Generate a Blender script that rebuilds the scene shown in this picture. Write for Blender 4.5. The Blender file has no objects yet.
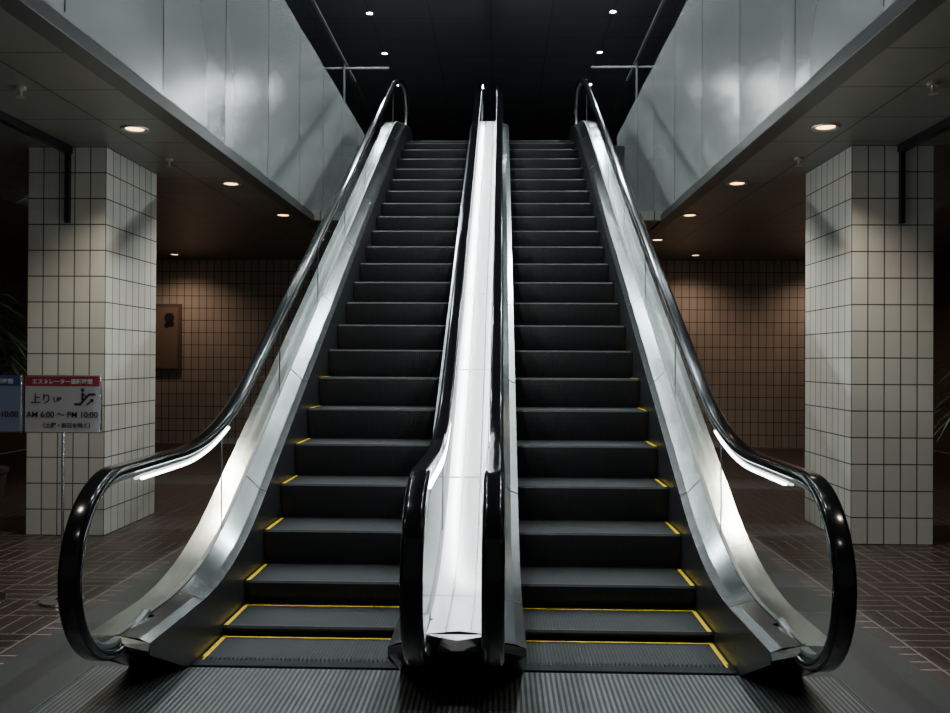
import bpy, bmesh, math, random
from mathutils import Vector, Matrix
random.seed(3)
C = bpy.context.scene.collection

# ---------------------------------------------------------------- materials
def mat(name, col, rough=0.5, metal=0.0, emit=None, estr=0.0, spec=0.5, coat=0.0):
    m = bpy.data.materials.new(name); m.use_nodes = True
    b = m.node_tree.nodes['Principled BSDF']
    b.inputs['Base Color'].default_value = (*col, 1)
    b.inputs['Roughness'].default_value = rough
    b.inputs['Metallic'].default_value = metal
    b.inputs['Specular IOR Level'].default_value = spec
    b.inputs['Coat Weight'].default_value = coat
    if emit:
        b.inputs['Emission Color'].default_value = (*emit, 1)
        b.inputs['Emission Strength'].default_value = estr
    return m

class NT:
    def __init__(s, m): s.t = m.node_tree; s.b = s.t.nodes['Principled BSDF']
    def n(s, k, **kw):
        x = s.t.nodes.new(k)
        for a, v in kw.items(): setattr(x, a, v)
        return x
    def l(s, a, b): s.t.links.new(a, b)
    def math(s, op, a, b=None, c=None):
        x = s.n('ShaderNodeMath', operation=op)
        for i, v in enumerate((a, b, c)):
            if v is None: continue
            if isinstance(v, (int, float)): x.inputs[i].default_value = v
            else: s.l(v, x.inputs[i])
        return x.outputs[0]
    def obj(s):
        tc = s.n('ShaderNodeTexCoord'); sp = s.n('ShaderNodeSeparateXYZ')
        s.l(tc.outputs['Object'], sp.inputs[0]); return tc.outputs['Object'], sp.outputs
    def mix(s, f, a, b):
        x = s.n('ShaderNodeMix', data_type='RGBA')
        if isinstance(f, (int, float)): x.inputs[0].default_value = f
        else: s.l(f, x.inputs[0])
        for i, v in ((6, a), (7, b)):
            if isinstance(v, tuple): x.inputs[i].default_value = (*v, 1)
            else: s.l(v, x.inputs[i])
        return x.outputs[2]
    def line(s, v, period, w):
        a = s.math('PINGPONG', v, period/2)
        return s.math('LESS_THAN', a, w/2)
    def bump(s, h, st, dist=0.01):
        x = s.n('ShaderNodeBump'); x.inputs['Strength'].default_value = st
        x.inputs['Distance'].default_value = dist
        s.l(h, x.inputs['Height']); s.l(x.outputs[0], s.b.inputs['Normal'])
    def noise(s, vec, scale, det=3):
        x = s.n('ShaderNodeTexNoise'); x.inputs['Scale'].default_value = scale
        x.inputs['Detail'].default_value = det
        if vec is not None: s.l(vec, x.inputs['Vector'])
        return x.outputs['Fac']

def tile_mat(name, colA, colB, grout, tw, th, gw):
    m = mat(name, colA, 0.3); t = NT(m)
    vec, xyz = t.obj()
    u = t.math('ADD', xyz[0], xyz[1])
    g = t.math('MAXIMUM', t.line(u, tw, gw), t.line(xyz[2], th, gw))
    fu = t.math('FLOOR', t.math('DIVIDE', u, tw)); fv = t.math('FLOOR', t.math('DIVIDE', xyz[2], th))
    cb = t.n('ShaderNodeCombineXYZ'); t.l(fu, cb.inputs[0]); t.l(fv, cb.inputs[1])
    wn = t.n('ShaderNodeTexWhiteNoise'); t.l(cb.outputs[0], wn.inputs['Vector'])
    c = t.mix(wn.outputs['Value'], colA, colB)
    t.l(t.mix(g, c, grout), t.b.inputs['Base Color'])
    t.l(t.math('MULTIPLY_ADD', g, 0.5, 0.28), t.b.inputs['Roughness'])
    t.bump(t.math('SUBTRACT', 1.0, g), 0.4, 0.004)
    return m

M_pillar = tile_mat('tile_cream', (0.66,0.65,0.60), (0.59,0.58,0.53), (0.045,0.04,0.037), 0.132, 0.216, 0.009)
M_walltile = tile_mat('tile_wall', (0.56,0.51,0.46), (0.49,0.44,0.39), (0.04,0.03,0.027), 0.132, 0.216, 0.011)

def steel(name, col, rough, bumpst=0.0, nsc=3.0, stretch=(1,1,1), metal=1.0, var=0.2, det=3):
    m = mat(name, col, rough, metal); t = NT(m)
    vec, xyz = t.obj()
    mp = t.n('ShaderNodeMapping'); mp.inputs['Scale'].default_value = stretch; t.l(vec, mp.inputs[0])
    nf = t.noise(mp.outputs[0], nsc, det)
    t.l(t.math('MULTIPLY_ADD', nf, var, rough-var/2), t.b.inputs['Roughness'])
    if bumpst: t.bump(nf, bumpst, 0.02)
    return m
M_steel = steel('brushed_steel', (0.60,0.62,0.62), 0.22, 0.0, 6, (1,4,1), 1.0, .1)
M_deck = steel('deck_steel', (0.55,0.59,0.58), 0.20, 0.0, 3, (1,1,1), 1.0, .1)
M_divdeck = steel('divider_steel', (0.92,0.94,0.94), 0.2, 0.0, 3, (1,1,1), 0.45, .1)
M_fascia = steel('fascia_panel_metal', (0.78,0.82,0.80), 0.22, 0.20, 0.8, (1,0.9,2.4), 0.68, 0.03, 0.0)
M_trim = mat('dark_trim_metal', (0.12,0.12,0.118), 0.4, 0.6)
M_black = mat('black_rubber', (0.003,0.003,0.0035), 0.13, 0, spec=0.22)
M_dark = mat('dark_skirt', (0.012,0.0125,0.0135), 0.35, 0.3)
M_clad = mat('truss_cladding', (0.05,0.05,0.052), 0.5, 0.4)
M_seam = mat('seam_dark', (0.02,0.02,0.02), 0.6)
M_gasket = mat('glass_gasket', (0.14,0.145,0.145), 0.4, 0.7)
M_yellow = mat('yellow_paint', (0.80,0.52,0.005), 0.5)
M_tube = mat('tube_emit', (1,1,1), 0.5, emit=(0.93,0.98,1.0), estr=75)
M_tube2 = mat('strip_emit', (1,1,1), 0.5, emit=(0.95,0.98,1.0), estr=14)
M_lampw = mat('lamp_warm', (1,1,1), 0.5, emit=(1.0,0.58,0.26), estr=8)
M_lampc = mat('lamp_cool', (1,1,1), 0.5, emit=(0.85,0.9,1.0), estr=90)
M_ring = mat('lamp_ring', (0.55,0.50,0.44), 0.35, 0.7)
M_upceil = mat('upper_ceiling_paint', (0.035,0.035,0.038), 0.6)

def groove(name, ca, cb_, axis, period, rough=0.45, metal=0.3):
    m = mat(name, ca, rough, metal); t = NT(m); vec, xyz = t.obj()
    g = t.line(xyz[axis], period, period*0.5)
    nz = t.noise(vec, 7, 4)
    c = t.mix(g, ca, cb_)
    c2 = t.mix(t.math('MULTIPLY', nz, 0.5), c, (0.0,0.0,0.0))
    t.l(c2, t.b.inputs['Base Color'])
    t.bump(g, 0.5, 0.004)
    return m
M_tread = groove('tread_grooves', (0.013,0.0135,0.014), (0.042,0.043,0.045), 0, 0.018)
M_riser = groove('riser_grooves', (0.003,0.003,0.0035), (0.009,0.0095,0.010), 0, 0.018)
M_nose = mat('step_nose', (0.05,0.053,0.056), 0.4, 0.4)
M_plate = groove('landing_plate_ribs', (0.055,0.058,0.06), (0.19,0.195,0.195), 0, 0.024, 0.4, 0.6)

def glassmat(name, tint=(0.95,0.98,0.965)):
    m = bpy.data.materials.new(name); m.use_nodes = True; nt = m.node_tree
    nt.nodes.clear()
    N=nt.nodes.new; L=nt.links.new
    o = N('ShaderNodeOutputMaterial'); mx = N('ShaderNodeMixShader')
    tr = N('ShaderNodeBsdfTransparent'); gl = N('ShaderNodeBsdfGlossy')
    g=N('ShaderNodeNewGeometry'); d=N('ShaderNodeVectorMath'); d.operation='DOT_PRODUCT'
    L(g.outputs['Normal'],d.inputs[0]); L(g.outputs['Incoming'],d.inputs[1])
    def M(op,a,b):
        x=N('ShaderNodeMath'); x.operation=op
        for i,v in enumerate((a,b)):
            if v is None: continue
            if isinstance(v,(int,float)): x.inputs[i].default_value=v
            else: L(v,x.inputs[i])
        return x.outputs[0]
    c=M('ABSOLUTE',d.outputs['Value'],None); c=M('SUBTRACT',1.0,c); c=M('POWER',c,5.0); c=M('MULTIPLY',c,0.75); c=M('ADD',c,0.06)
    tr.inputs[0].default_value = (*tint, 1); gl.inputs['Roughness'].default_value = 0.01
    L(c, mx.inputs[0]); L(tr.outputs[0], mx.inputs[1])
    L(gl.outputs[0], mx.inputs[2]); L(mx.outputs[0], o.inputs[0])
    return m
M_glass = glassmat('balustrade_glass')

M_floor = mat('paver_floor', (0.1,0.06,0.05), 0.4); t = NT(M_floor); vec, xyz = t.obj()
cell = 0.33
cx = t.math('FLOOR', t.math('DIVIDE', xyz[0], cell)); cy = t.math('FLOOR', t.math('DIVIDE', xyz[1], cell))
chk = t.math('MODULO', t.math('ABSOLUTE', t.math('ADD', cx, cy)), 2.0)
chk = t.math('GREATER_THAN', chk, 0.5)
sx = t.line(xyz[0], cell/3, 0.012); sy = t.line(xyz[1], cell/3, 0.012)
st = t.math('ADD', t.math('MULTIPLY', sx, chk), t.math('MULTIPLY', sy, t.math('SUBTRACT', 1.0, chk)))
bd = t.math('MAXIMUM', t.line(xyz[0], cell, 0.012), t.line(xyz[1], cell, 0.012))
g = t.math('MAXIMUM', st, bd)
nz = t.noise(vec, 5, 4)
c = t.mix(nz, (0.022,0.015,0.014), (0.040,0.026,0.023))
t.l(t.mix(g, c, (0.13,0.11,0.10)), t.b.inputs['Base Color'])
t.bump(t.math('SUBTRACT', 1.0, g), 0.3, 0.004)

M_stone = mat('stone_border', (0.10,0.10,0.10), 0.35); t = NT(M_stone); vec, xyz = t.obj()
t.l(t.mix(t.noise(vec, 60, 5), (0.016,0.016,0.016), (0.040,0.040,0.039)), t.b.inputs['Base Color'])

M_soffit = mat('soffit_panels', (0.16,0.155,0.145), 0.35, 0.2); t = NT(M_soffit); vec, xyz = t.obj()
g = t.math('MAXIMUM', t.line(xyz[0], 0.7, 0.014), t.line(xyz[1], 0.685, 0.014))
t.l(t.mix(g, (0.21,0.20,0.175), (0.012,0.012,0.012)), t.b.inputs['Base Color'])
M_wallp = mat('side_wall_paint', (0.12,0.095,0.08), 0.6)

# ---------------------------------------------------------------- mesh helpers
def add(name, verts, faces, m, parent=None, smooth=False, loc=None):
    me = bpy.data.meshes.new(name); me.from_pydata(verts, [], faces); me.update()
    mats = m if isinstance(m, (list, tuple)) else [m]
    for x in mats: me.materials.append(x)
    o = bpy.data.objects.new(name, me); C.objects.link(o)
    if smooth:
        for p in me.polygons: p.use_smooth = True
    if loc: o.location = loc
    if parent: o.parent = parent
    return o
def empty(name, loc=(0,0,0)):
    e = bpy.data.objects.new(name, None); C.objects.link(e); e.location = loc; e.empty_display_size = 0.2
    return e
class B:
    def __init__(s): s.v=[]; s.f=[]; s.mi=[]
    def box(s, x0,x1,y0,y1,z0,z1, mi=0):
        n=len(s.v)
        s.v += [(x0,y0,z0),(x1,y0,z0),(x1,y1,z0),(x0,y1,z0),(x0,y0,z1),(x1,y0,z1),(x1,y1,z1),(x0,y1,z1)]
        for q in ((0,3,2,1),(4,5,6,7),(0,1,5,4),(1,2,6,5),(2,3,7,6),(3,0,4,7)):
            s.f.append(tuple(n+i for i in q)); s.mi.append(mi)
    def quad(s, a,b,c,d, mi=0):
        n=len(s.v); s.v += [a,b,c,d]; s.f.append((n,n+1,n+2,n+3)); s.mi.append(mi)
    def cyl(s, c, r0, r1, z0, z1, seg=24, mi=0, cap=True):
        n=len(s.v)
        for z,r in ((z0,r0),(z1,r1)):
            for i in range(seg):
                a=2*math.pi*i/seg; s.v.append((c[0]+r*math.cos(a), c[1]+r*math.sin(a), z))
        for i in range(seg):
            j=(i+1)%seg; s.f.append((n+i,n+j,n+seg+j,n+seg+i)); s.mi.append(mi)
        if cap:
            s.f.append(tuple(n+seg-1-i for i in range(seg))); s.mi.append(mi)
            s.f.append(tuple(n+seg+i for i in range(seg))); s.mi.append(mi)
    def out(s, name, mats, parent=None, smooth=False, bevel=0, loc=None):
        o = add(name, s.v, s.f, mats, parent, False, loc)
        for p,i in zip(o.data.polygons, s.mi): p.material_index=i; p.use_smooth=smooth
        if bevel:
            md=o.modifiers.new('bev','BEVEL'); md.width=bevel; md.segments=2; md.limit_method='ANGLE'
        return o

# ---------------------------------------------------------------- escalator profile
T30 = math.tan(math.radians(30)); H = 5.0
def hz(Y, zf, dz, T=0.55, TT=0.8):
    c = -0.257+dz
    Y0 = (zf-c)/T30
    Y1 = (zf+H-c)/T30
    if Y < Y0-T: return zf
    if Y < Y0+T: return zf + T30*(Y-(Y0-T))**2/(4*T)
    if Y < Y1-TT: return T30*Y+c
    if Y < Y1+TT: return zf+H - T30*((Y1+TT)-Y)**2/(4*TT)
    return zf+H

def srange(a,b,st):
    n=max(1,int(round((b-a)/st))); return [a+(b-a)*i/n for i in range(n+1)]

HZ0, HDZ = 1.0, 0.87
DF = 0.30; DD = 0.30
SF = 0.27; SD = 0.20
NY = -0.635; NR=0.375; NZ=HZ0-NR; TY=10.0
YD0, YD1 = -0.60, 10.1
YB0 = -0.13
GO = 0.138     # handrail / glass offset from the step edge
def under(Y):
    if Y<YB0: return max(0.0,(DF-0.08)*(YB0-Y)/(YB0-YD0))
    return 0.0

def handrail_path(off=0.0):
    pts=[]
    r=NR-off
    pts += [(-0.30, NZ-r+0.03),(-0.42,NZ-r+0.012),(-0.53,NZ-r)]
    for i in range(0,25):
        a=-math.pi/2 - math.pi*i/24
        pts.append((NY+r*math.cos(a), NZ+r*math.sin(a)))
    for Y in srange(NY+0.08, TY-0.1, 0.08):
        z=hz(Y,HZ0,HDZ,0.6,0.8); z2=hz(Y+0.01,HZ0,HDZ,0.6,0.8); sl=(z2-z)/0.01
        n=math.sqrt(1+sl*sl)
        pts.append((Y+off*sl/n, z-off/n))
    for i in range(0,21):
        a=math.pi/2 - math.pi*i/20
        pts.append((TY+r*math.cos(a), H+NZ+r*math.sin(a)))
    pts += [(TY-0.15,H+NZ-r),(TY-0.3,H+NZ-r+0.02)]
    return pts

def sweep(name, x, path, section, m, parent, closed=True):
    v=[];f=[];k=len(section)
    for i,(py,pz) in enumerate(path):
        a=path[max(0,i-1)]; b=path[min(len(path)-1,i+1)]
        ty,tz=b[0]-a[0],b[1]-a[1]; L=math.hypot(ty,tz) or 1; ty/=L; tz/=L
        ny,nz=-tz,ty
        for (u,w) in section: v.append((x+u, py+ny*w, pz+nz*w))
    for i in range(len(path)-1):
        for j in range(k):
            j2=(j+1)%k
            f.append((i*k+j,i*k+j2,(i+1)*k+j2,(i+1)*k+j))
    f.append(tuple(range(k))); f.append(tuple((len(path)-1)*k+j for j in reversed(range(k))))
    return add(name,v,f,m,parent,True)
def rsec(w,h,r,n=5):
    s=[]
    for cxs,cys,a0 in ((w/2-r,h/2-r,0),(-w/2+r,h/2-r,90),(-w/2+r,-h/2+r,180),(w/2-r,-h/2+r,270)):
        for i in range(n+1):
            a=math.radians(a0+90*i/n); s.append((cxs+r*math.cos(a), cys+r*math.sin(a)))
    return s
SEC_H = rsec(0.088,0.046,0.021)
SEC_G = rsec(0.036,0.026,0.006,2)

def ribbon(name, xa, fa, xb, fb, y0, y1, m, parent, step=0.08, smooth=True):
    v=[];f=[]
    ys=srange(y0,y1,step)
    for Y in ys:
        v.append((xa,Y,fa(Y))); v.append((xb,Y,fb(Y)))
    for i in range(len(ys)-1):
        f.append((2*i,2*i+1,2*i+3,2*i+2))
    return add(name,v,f,m,parent,smooth)

def balustrade(tag, par, xs, side):
    s=side
    xg = xs+s*GO
    par_=par
    sweep(tag+'_handrail', xg, handrail_path(), SEC_H, M_black, par_)
    sweep(tag+'_handrail_guide', xg, handrail_path(0.034), SEC_G, M_gasket, par_)
    ribbon(tag+'_skirt', xs, lambda Y: max(0.0,hz(Y,0,0)-0.35) if Y>0.3 else under(Y), xs, lambda Y: hz(Y,SF,SD), YD0, YD1, M_dark, par_)
    ribbon(tag+'_inner_deck', xs, lambda Y: hz(Y,SF,SD), xs+s*0.045, lambda Y: hz(Y,SF,SD)+0.018, YD0, YD1, M_steel, par_)
    ribbon(tag+'_inner_deck_upper', xs+s*0.045, lambda Y: hz(Y,SF,SD)+0.018, xg-s*0.010, lambda Y: hz(Y,DF,DD), YD0, YD1, M_deck, par_)
    ribbon(tag+'_glass_gasket', xg-s*0.0105, lambda Y: hz(Y,DF,DD)+.006, xg+s*0.0125, lambda Y: hz(Y,DF,DD)+.006, YD0, YD1, M_gasket, par_)
    b=B()
    for Y in [0.05+1.15*i for i in range(9)]:
        for (xa,fa,xb,fb) in ((xs,lambda q: hz(q,SF,SD)+0.003, xs+s*0.045, lambda q: hz(q,SF,SD)+0.021),(xs+s*0.045,lambda q: hz(q,SF,SD)+0.021,xg-s*0.012,lambda q: hz(q,DF,DD)+0.003)):
            b.quad((xa,Y,fa(Y)),(xb,Y,fb(Y)),(xb,Y+0.006,fb(Y+0.006)),(xa,Y+0.006,fa(Y+0.006)))
    b.out(tag+'_deck_seams', M_seam, par_)
    b=B()
    y=YD0
    b.quad((xs,y,SF),(xg,y,DF),(xg,y-0.02,DF-0.03),(xs,y-0.015,SF-0.03))
    b.quad((xs,y-0.015,SF-0.03),(xg,y-0.02,DF-0.03),(xg,YB0,0.0),(xs,YB0,0.0),1)
    b.out(tag+'_deck_nose', [M_deck if tag=='outer' else M_dark,M_dark], par_)
    v=[];f=[]
    ys=[NY-NR*math.cos(math.pi/2*i/12)*0.93 for i in range(13)] + srange(NY+0.05,TY,0.08)
    ys += [TY+NR*0.93*math.sin(math.pi/2*i/10) for i in range(1,11)]
    R=NR-0.03
    for Y in ys:
        if Y<NY:
            q=math.sqrt(max(0,R*R-(Y-NY)**2)); lo=NZ-q; hi=NZ+q
        elif Y>TY:
            q=math.sqrt(max(0,R*R-(Y-TY)**2)); lo=H+NZ-q; hi=H+NZ+q
        else:
            lo=hz(Y,DF,DD)-0.03; hi=hz(Y,HZ0,HDZ,0.6,0.8)-0.035
        v.append((xg,Y,lo)); v.append((xg,Y,hi))
    for i in range(len(ys)-1): f.append((2*i,2*i+1,2*i+3,2*i+2))
    add(tag+'_glass',v,f,M_glass,par_)
    # thin butt joints between the glass sheets
    b=B()
    for Y in (0.75,2.05,3.35,4.65,5.95,7.25,8.55):
        b.box(xg-.004,xg+.004,Y-.002,Y+.002,hz(Y,DF,DD),hz(Y,HZ0,HDZ,.6,.8)-.04)
    b.out(tag+'_glass_joints',M_gasket,par_)
    return xg

def tube(name, x, y0, y1, off, w, m, par):
    p=[(Y,z) for (Y,z) in handrail_path(off)[27:-23] if y0<=Y<=y1]
    sweep(name, x, p, rsec(w,w*0.7,w*0.2,2), m, par)

def make_escalator(par, xl, xr, side):
    outer, inner = (xl,xr) if side<0 else (xr,xl)
    so = side
    tb=B(); 
    Yn=[-0.05]+[0.35+0.4*n for n in range(25)]
    zs=[0.0]+[hz(Y,0,0) for Y in Yn[1:]]
    yl=B()
    for i,(Y,z) in enumerate(zip(Yn,zs)):
        Ye = Yn[i+1] if i+1<len(Yn) else Y+0.4
        zn = zs[i+1] if i+1<len(zs) else z
        a,b_=xl+0.004,xr-0.004
        tb.quad((a,Y,z),(b_,Y,z),(b_,Ye,z),(a,Ye,z),0)
        if i>0:
            tb.quad((a,Y-0.004,z-0.012),(b_,Y-0.004,z-0.012),(b_,Y,z+0.001),(a,Y,z+0.001),2)
            tb.quad((a,Y,z+0.001),(b_,Y,z+0.001),(b_,Y+0.014,z+0.001),(a,Y+0.014,z+0.001),2)
        if zn-z>0.002:
            K=6; h=zn-z; prev=(Ye-0.004,zn-0.012)
            for k in range(1,K+1):
                tt=k/K; yy=Ye-0.004+0.045*(tt**1.8); zz=zn-0.012-(h-0.012)*tt
                tb.quad((a,prev[0],prev[1]),(a,yy,zz),(b_,yy,zz),(b_,prev[0],prev[1]),1); prev=(yy,zz)
            tb.quad((a,Ye,z),(b_,Ye,z),(b_,Ye+0.06,z),(a,Ye+0.06,z),1)
        w=0.022
        x0,x1=(xl+0.01,xl+0.01+w) if side<0 else (xr-0.01-w,xr-0.01)
        if z<2.2:
            yl.quad((x0,Y+0.0,z+0.003),(x1,Y+0.0,z+0.003),(x1,Ye-0.01,z+0.003),(x0,Ye-0.01,z+0.003))
        if i in (0,1):
            yl.quad((xl+0.01,Ye-0.03,z+0.003),(xr-0.01,Ye-0.03,z+0.003),(xr-0.01,Ye-0.020,z+0.003),(xl+0.01,Ye-0.020,z+0.003))
    tb.out('steps',[M_tread,M_riser,M_nose],par)
    yl.out('yellow_step_edges',M_yellow,par)
    cb=B(); 
    cb.box(xl+0.005,xr-0.005,-0.125,-0.05,-0.01,0.012,0)
    n=46
    for i in range(n):
        x=xl+0.02+(xr-xl-0.04)*i/(n-1)
        cb.box(x-0.004,x+0.004,-0.05,0.0,0.0,0.01,0)
    cb.out('comb_plate',M_dark,par)
    xo=balustrade('outer',par,outer,so)
    xi=balustrade('inner',par,inner,-so)
    xoo=xo+so*0.15
    ribbon('outer_deck', xo+so*0.012, lambda Y: hz(Y,DF,DD), xoo, lambda Y: hz(Y,DF,DD)-0.01, YD0,YD1, M_deck, par)
    ribbon('outer_deck_edge', xoo, lambda Y: hz(Y,DF,DD)-0.01, xoo, lambda Y: hz(Y,DF,DD)-0.06, YD0,YD1, M_steel, par)
    ribbon('truss_side', xoo-so*0.003, lambda Y: hz(Y,DF,DD)-0.06, xoo-so*0.003, lambda Y: max(under(Y),hz(Y,0,0)-0.95), YD0,YD1, M_clad, par)
    ribbon('truss_underside', -0.001*so, lambda Y: max(0.0,hz(Y,0,0)-0.95), xoo, lambda Y: max(0.0,hz(Y,0,0)-0.95), 1.8,YD1, M_clad, par)
    b=B(); x0,x1=sorted((xo,xoo)); 
    b.quad((x0,YD0,DF),(x1,YD0,DF),(x1,YD0-.02,DF-.05),(x0,YD0-.02,DF-.05),1)
    b.quad((x0,YD0-.02,DF-.05),(x1,YD0-.02,DF-.05),(x1,YB0,0),(x0,YB0,0))
    b.out('newel_base_front',[M_dark,M_steel],par)
    tube('handrail_light_strip', xo-so*0.014, -0.45, 0.85, 0.062, 0.017, M_tube2, par)
    return xo,xi

escL=empty('escalator',(0,0,0)); escR=empty('escalator',(0,0,0))
make_escalator(escL,-1.295,-0.285,-1)
make_escalator(escR,0.295,1.305,1)

med=empty('escalator_divider',(0,0,0))
xa_,xb_=-0.285+GO,0.295-GO
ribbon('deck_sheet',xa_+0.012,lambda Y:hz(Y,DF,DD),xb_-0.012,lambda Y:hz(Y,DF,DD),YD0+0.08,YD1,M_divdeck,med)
b=B()
for Y in [0.05+1.15*i for i in range(9)]:
    b.quad((xa_+.01,Y,hz(Y,DF,DD)+.003),(xb_-.01,Y,hz(Y,DF,DD)+.003),(xb_-.01,Y+.008,hz(Y+.008,DF,DD)+.003),(xa_+.01,Y+.008,hz(Y+.008,DF,DD)+.003))
b.out('deck_seams',M_trim,med)
for x in (-0.05,0.06):
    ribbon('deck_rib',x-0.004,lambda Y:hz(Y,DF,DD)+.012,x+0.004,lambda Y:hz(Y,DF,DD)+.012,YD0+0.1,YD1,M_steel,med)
b=B(); xm=.005
b.quad((xa_,YD0+.08,DF),(xm,YD0+.0,DF+0.0),(xm,YD0+.02,DF-.05),(xa_,YD0+.1,DF-.09))
b.quad((xm,YD0+.0,DF),(xb_,YD0+.08,DF),(xb_,YD0+.1,DF-.09),(xm,YD0+.02,DF-.05))
b.quad((xa_,YD0+.08,DF),(xm,YD0+.13,DF),(xm,YD0+.13,DF),(xm,YD0,DF))
b.quad((xb_,YD0+.08,DF),(xm,YD0,DF),(xm,YD0+.13,DF),(xm,YD0+.13,DF))
b.out('deck_point',M_steel,med)
b=B(); b.quad((xa_-.13,YD0+.03,DF-.06),(xb_+.13,YD0+.03,DF-.06),(xb_+.13,YB0,0.012),(xa_-.13,YB0,0.012)); b.out('divider_base',M_dark,med)
for xx in (xa_+.026,xb_-.026):
    tube('divider_light_tube',xx,-0.6,9.8,0.066,0.018,M_tube,med)

# ---------------------------------------------------------------- landing plate, floor
b=B()
b.box(-1.75,1.75,-3.4,-0.135,-0.02,0.004,0)
pl=b.out('escalator_landing_plate',M_plate)
b=B()
for y in (-1.3,-2.4): b.box(-1.75,1.75,y,y+0.008,0.004,0.006)
for x in (-1.762,1.75): b.box(x,x+0.012,-3.4,-0.135,0.0,0.008)
b.out('landing_plate_seams',M_seam,pl)

def plane(name,x0,x1,y0,y1,z,m,th=0.1,up=True):
    b=B(); 
    if up: b.box(x0,x1,y0,y1,z-th,z)
    else: b.box(x0,x1,y0,y1,z,z+th)
    return b.out(name,m)
XW=7.5; YB=10.8; YF=-8.0; FX=2.2; SZ=3.24
plane('floor',-XW,XW,YF,YB,0.0-0.002,M_floor)
b=B()
for s in (-1,1):
    x0,x1=sorted((s*1.45,s*FX)); b.box(x0,x1,-3.4,6.5,-0.01,0.003)
b.box(-FX,FX,-4.2,-3.4,-0.01,0.003)
b.out('stone_floor_border',M_stone)

b=B(); b.box(-XW,XW,YB,YB+.15,0,SZ+.6); b.out('wall_back',M_walltile)
b=B(); b.box(-XW-.15,-XW,YF,YB,0,7.2); b.out('wall_left',M_wallp)
b=B(); b.box(XW,XW+.15,YF,YB,0,7.2); b.out('wall_right',M_wallp)
b=B()
b.box(-XW,-FX,YF,YB,SZ,SZ+.12); b.box(FX,XW,YF,YB,SZ,SZ+.12); b.box(-FX,FX,6.6,YB,SZ,SZ+.12)
b.out('ceiling_lower',M_soffit)
b=B()
b.box(-XW,-FX-.05,YF,22,H-.2,H); b.box(FX+.05,XW,YF,22,H-.2,H); b.box(-FX-.05,FX+.05,9.9,22,H-.2,H)
b.out('floor_upper',M_stone)
M_uc=M_upceil; t=NT(M_uc); vec,xyz=t.obj()
g=t.math('MAXIMUM',t.line(xyz[1],0.92,0.03),t.line(xyz[0],1.0,0.02))
t.l(t.mix(g,(0.04,0.04,0.043),(0.008,0.008,0.008)),t.b.inputs['Base Color'])
plane('ceiling_upper',-XW,XW,YF,22,7.2,M_uc,up=False)
b=B(); b.box(-XW,XW,22,22.1,H,7.2); b.out('wall_upper_back',mat('upper_back_wall',(0.03,0.03,0.032),0.6))

def pillow(v,f,s,y0,y1,z0,z1,bulge):
    """slightly convex sheet-metal panel (a pressed panel facing the void)"""
    n0=len(v); NU,NV=12,12
    for j in range(NV+1):
        for i in range(NU+1):
            u=i/NU*2-1; w=j/NV*2-1
            d=bulge*(1-u*u)*0.85*(1-0.35*w*w) + bulge*0.25*(1-w*w)
            v.append((s*(FX-d), y0+(y1-y0)*i/NU, z0+(z1-z0)*j/NV))
    for j in range(NV):
        for i in range(NU):
            a=n0+j*(NU+1)+i; f.append((a,a+1,a+NU+2,a+NU+1))
for s,nm in ((-1,'left'),(1,'right')):
    e=empty('wall_fascia_'+nm)
    ys=[8.6+1.36-1.365*i for i in range(14)]
    v=[];f=[]
    for y in ys: pillow(v,f,s,y-1.365+.008,y-.008,SZ+.09,5.4,random.uniform(.010,.017))
    pillow(v,f,s,ys[0]+.006,ys[0]+.9,SZ+.09,5.4,.008)
    add('metal_panels',v,f,M_fascia,e,True)
    b=B(); x0,x1=sorted((s*(FX+.01),s*(FX+.10))); b.box(x0,x1,ys[-1]-1.36,ys[0]+.9,SZ-.0,5.40); b.out('panel_backing',M_seam,e)
    b=B(); x0,x1=sorted((s*(FX-.025),s*(FX+.12))); b.box(x0,x1,ys[-1]-1.36,ys[0]+.9,SZ-.02,SZ+.07); b.out('bottom_trim',M_trim,e,bevel=.004)
    g=empty('glass_guardrail')
    b=B()
    xx=s*(FX+.05)
    for y in ys:
        b.quad((xx,y-1.365+.01,5.4),(xx,y-.01,5.4),(xx,y-.01,6.08),(xx,y-1.365+.01,6.08))
    b.out('glass_panes',M_glass,g)
    b=B(); b.box(xx-.02,xx+.02,ys[-1]-1.36,ys[0],6.08,6.11)
    x0,x1=sorted((s*1.55,s*(FX+.35)))
    b.box(x0,x1,9.0,9.03,5.97,6.0)
    b.box(xx-.015,xx+.015,9.0,9.03,5.0,6.1)
    b.out('top_rail',M_trim,g,bevel=.005)
    b=B(); b.quad((x0,9.02,5.1),(x1,9.02,5.1),(x1,9.02,5.95),(x0,9.02,5.95)); b.out('end_glass',M_glass,g)

# ---------------------------------------------------------------- pillars
PX=0.66; PD=1.056
def pillar(x0):
    b=B(); b.box(0,PX,0,PD,0,SZ)
    return b.out('tiled_pillar',M_pillar,loc=(x0,2.87,0))
pillar(-3.77); pillar(3.03)

for s in (-1,1):
    e=empty('smoke_barrier')
    x=s*3.42
    b=B(); b.quad((x,-6,2.62),(x,2.82,2.62),(x,2.82,SZ-.05),(x,-6,SZ-.05)); b.out('hanging_glass',M_glass,e)
    b=B(); b.box(x-.03,x+.03,-6,2.86,SZ-.06,SZ); b.box(x-.018,x+.018,2.82,2.86,2.6,SZ-.02)
    b.out('frame',M_dark,e)

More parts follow.
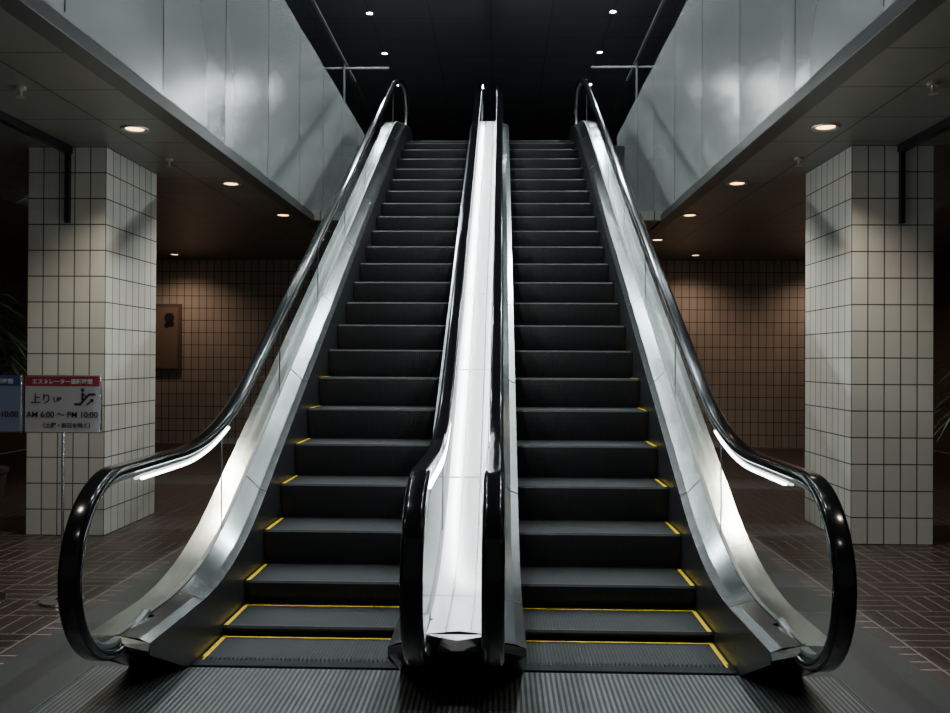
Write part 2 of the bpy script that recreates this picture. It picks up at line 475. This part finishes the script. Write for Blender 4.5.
# ---------------------------------------------------------------- lights
def downlight(x,y,z,m,r,energy,col,size=80,blend=0.7,name='recessed_downlight',sr=0.05,spot=True):
    e=empty(name,(x,y,z))
    b=B(); seg=28
    for (r0,z0,r1,z1) in ((r*1.38,-.002,r*1.30,-.014),(r*1.30,-.014,r,-.010),(r,-.010,r*.92,-.001)):
        n=len(b.v)
        for i in range(seg):
            a=2*math.pi*i/seg
            b.v.append((r0*math.cos(a),r0*math.sin(a),z0)); b.v.append((r1*math.cos(a),r1*math.sin(a),z1))
        for i in range(seg):
            j=(i+1)%seg; b.f.append((n+2*i,n+2*j,n+2*j+1,n+2*i+1)); b.mi.append(0)
    b.out('trim_ring',M_ring,e,True)
    b=B(); n=0
    for i in range(seg):
        a=2*math.pi*i/seg; b.v.append((r*.9*math.cos(a),r*.9*math.sin(a),-.003))
    b.f.append(tuple(range(seg))); b.mi.append(0)
    b.out('lamp',m,e)
    if spot:
        L=bpy.data.lights.new('spot','SPOT'); L.energy=energy; L.color=col; L.spot_size=math.radians(size); L.spot_blend=blend; L.shadow_soft_size=sr
        o=bpy.data.objects.new('spot',L); C.objects.link(o); o.parent=e; o.location=(0,0,-.03)
    return e
WARM=(1.0,0.91,0.74); COOL=(0.84,0.96,0.98)
for s in (-1,1):
    for y,xx in ((-3.6,2.58),(-1.6,2.6),(2.31,2.63),(4.35,2.53),(6.2,2.47),(8.3,2.47)):
        if s>0 and y>0: xx-=0.02
        downlight(s*xx,y,SZ,M_lampw,0.075,120,WARM,120,1.0)
for s in (-1,1):
    for k in range(-6,3):
        y=9.9+1.85*k
        downlight(s*2.0,y,7.2,M_lampc,0.05,500,COOL,110,sr=0.08)
for x in (-5.3,3.4,5.6):
    downlight(x,YB-.7,SZ,M_lampw,0.07,42,(1.0,0.68,0.47),140,1.0)
for s in (-1,1):
    downlight(s*5.3,3.0,SZ,M_lampw,0.07,45,WARM,110)  # extra lamps added out of view to brighten the plants and side walls

for (x,y) in ((-2.95,1.3),(-2.75,3.3),(2.9,1.3),(2.75,3.3)):
    b=B(); b.cyl((0,0),.035,.035,-.02,0); b.cyl((0,0),.012,.012,-.06,-.02); b.cyl((0,0),.03,.012,-.07,-.058)
    b.out('ceiling_sprinkler',M_ring,loc=(x,y,SZ))

# ---------------------------------------------------------------- sign stands
M_signw=mat('sign_face',(0.52,0.50,0.51),0.35); M_red=mat('sign_red',(0.35,0.03,0.05),0.4)
M_blue=mat('sign_blue',(0.04,0.07,0.25),0.4); M_ink=mat('sign_ink',(0.03,0.02,0.04),0.5)
M_txtw=mat('sign_text_white',(0.8,0.8,0.8),0.5)
M_pale=mat('sign_pale_blue',(0.20,0.25,0.38),0.4)
def text(s,x,z,size,m,par,y=-.017,align='LEFT'):
    c=bpy.data.curves.new('text','FONT'); c.body=s; c.size=size; c.align_x=align; c.extrude=0.0005
    c.materials.append(m); c.offset=0.0006
    o=bpy.data.objects.new('lettering',c); C.objects.link(o); o.parent=par
    o.location=(x,y,z); o.rotation_euler=(math.pi/2,0,0); return o
def sign(x,y,kind):
    e=empty('sign_stand',(x,y,0))
    b=B(); b.cyl((0,0),.13,.125,0,.012,32); b.cyl((0,0),.04,.02,.012,.03,24); b.out('base',M_steel,e)
    b=B(); b.cyl((0,0),.009,.009,.02,1.03,16); b.out('pole',M_steel,e,smooth=False)
    p=empty('panel',(0,0,-.03)); p.parent=e; e=p
    b=B(); b.box(-.235,.235,-.012,.012,1.05,1.40); b.out('frame',M_steel,e,bevel=.004)
    b=B(); b.box(-.228,.228,-.014,-.011,1.057,1.393); b.out('face',M_signw if kind==0 else M_pale,e)
    b=B(); b.box(-.228,.228,-.0155,-.0135,1.335,1.393); b.out('header_band',M_red if kind==0 else M_blue,e)
    if kind==0:
        text('エスカレーター運転時間',0,1.35,.034,M_txtw,e,align='CENTER')
        text('上り',-.195,1.235,.065,M_ink,e); text('UP',-.055,1.24,.042,M_ink,e)
        text('AM 6:00 ～ PM 10:00',0,1.145,.050,M_ink,e,align='CENTER')
        text('（土曜・祝日を除く）',0.03,1.085,.033,M_ink,e,align='CENTER')
        b=B(); 
        def seg(x0,z0,x1,z1,w):
            dx,dz=x1-x0,z1-z0; L=math.hypot(dx,dz); nx,nz=-dz/L*w/2,dx/L*w/2
            b.quad((x0-nx,-.0165,z0-nz),(x1-nx,-.0165,z1-nz),(x1+nx,-.0165,z1+nz),(x0+nx,-.0165,z0+nz))
        seg(.075,1.225,.11,1.225,.014); seg(.108,1.222,.165,1.285,.014); seg(.163,1.285,.205,1.285,.014)
        seg(.125,1.25,.125,1.295,.014); seg(.125,1.29,.15,1.27,.008)
        seg(.15,1.222,.19,1.255,.009); seg(.19,1.255,.172,1.253,.008); seg(.19,1.255,.186,1.237,.008)
        n=len(b.v)
        for i in range(14):
            a=2*math.pi*i/14; b.v.append((.125+.011*math.cos(a),-.0165,1.311+.011*math.sin(a)))
        b.f.append(tuple(range(n,n+14))); b.mi.append(0)
        b.out('pictogram',M_ink,e)
    else:
        text('エスカレーター運転時間',0,1.35,.034,M_txtw,e,align='CENTER')
        text('下り',-.195,1.235,.065,M_ink,e); text('DOWN',-.055,1.24,.042,M_ink,e)
        text('AM 6:00 ～ PM 10:00',0,1.145,.050,M_ink,e,align='CENTER')
    return e
sign(-2.47,0.95,0); sign(-2.97,0.97,1)

e=empty('wall_plaque',(-5.75,YB,1.25))
b=B(); b.box(-.33,.33,-.05,0,0,1.2); b.out('board',mat('plaque_board',(0.16,0.11,0.085),0.4),e,bevel=.01)
b=B(); b.box(-.27,.27,-.06,-.049,.06,1.14); b.out('plaque_panel',mat('plaque_panel',(0.25,0.19,0.15),0.35),e)
b=B()
for (cx_,cz_,r) in ((.12,.95,.09),(.08,.82,.05),(.16,.84,.05)):
    n=len(b.v)
    for i in range(18):
        a=2*math.pi*i/18; b.v.append((cx_+r*math.cos(a),-.065,cz_+r*math.sin(a)))
    b.f.append(tuple(range(n,n+18))); b.mi.append(0)
b.out('relief',M_ink,e)

M_leaf=mat('leaf',(0.06,0.12,0.05),0.4); M_pot=mat('pot',(0.06,0.05,0.045),0.4); M_stem=mat('stem',(0.08,0.055,0.035),0.7)
def plant(x,y,h,spread,nl):
    e=empty('potted_plant',(x,y,0))
    b=B(); b.cyl((0,0),.17,.22,0,.38,28); b.cyl((0,0),.235,.235,.38,.42,28); b.cyl((0,0),.2,.2,.40,.425,28,mi=1); b.out('pot',[M_pot,M_stem],e)
    b=B(); b.cyl((0,0),.022,.014,.4,h*.85,10); b.out('stem',M_stem,e)
    v=[];f=[]
    for k in range(nl):
        a=random.uniform(0,2*math.pi); z0=random.uniform(h*.55,h*.95); L=spread*random.uniform(.6,1.0); up=random.uniform(.1,1.1); w=random.uniform(.025,.045)
        n=len(v); S=7
        for i in range(S+1):
            tt=i/S; r=L*tt; z=z0+L*up*tt-L*.9*tt*tt
            ww=w*math.sin(math.pi*min(1,tt*.9+.08))
            px,py=r*math.cos(a),r*math.sin(a); nx,ny=-math.sin(a)*ww,math.cos(a)*ww
            v += [(px-nx,py-ny,z),(px,py,z-.01),(px+nx,py+ny,z)]
        for i in range(S):
            q=n+3*i; f += [(q,q+1,q+4,q+3),(q+1,q+2,q+5,q+4)]
    add('leaves',v,f,M_leaf,e,True)
plant(-4.78,3.9,2.2,.65,110); plant(4.85,4.2,1.6,.55,80)

w=bpy.data.worlds.new('World'); bpy.context.scene.world=w; w.use_nodes=True
w.node_tree.nodes['Background'].inputs[0].default_value=(0.62,0.68,0.72,1)
w.node_tree.nodes['Background'].inputs[1].default_value=0.20

cam=bpy.data.cameras.new('camera'); co=bpy.data.objects.new('camera',cam); C.objects.link(co)
cam.sensor_width=36; cam.lens=860/950*36; cam.clip_start=0.05
R=Matrix.Rotation(math.radians(1.66),4,'Z')@Matrix.Rotation(math.radians(90.3),4,'X')@Matrix.Rotation(math.radians(0.3),4,'Z')
co.matrix_world=Matrix.Translation((0.178,-4.2,1.47))@R
bpy.context.scene.camera=co
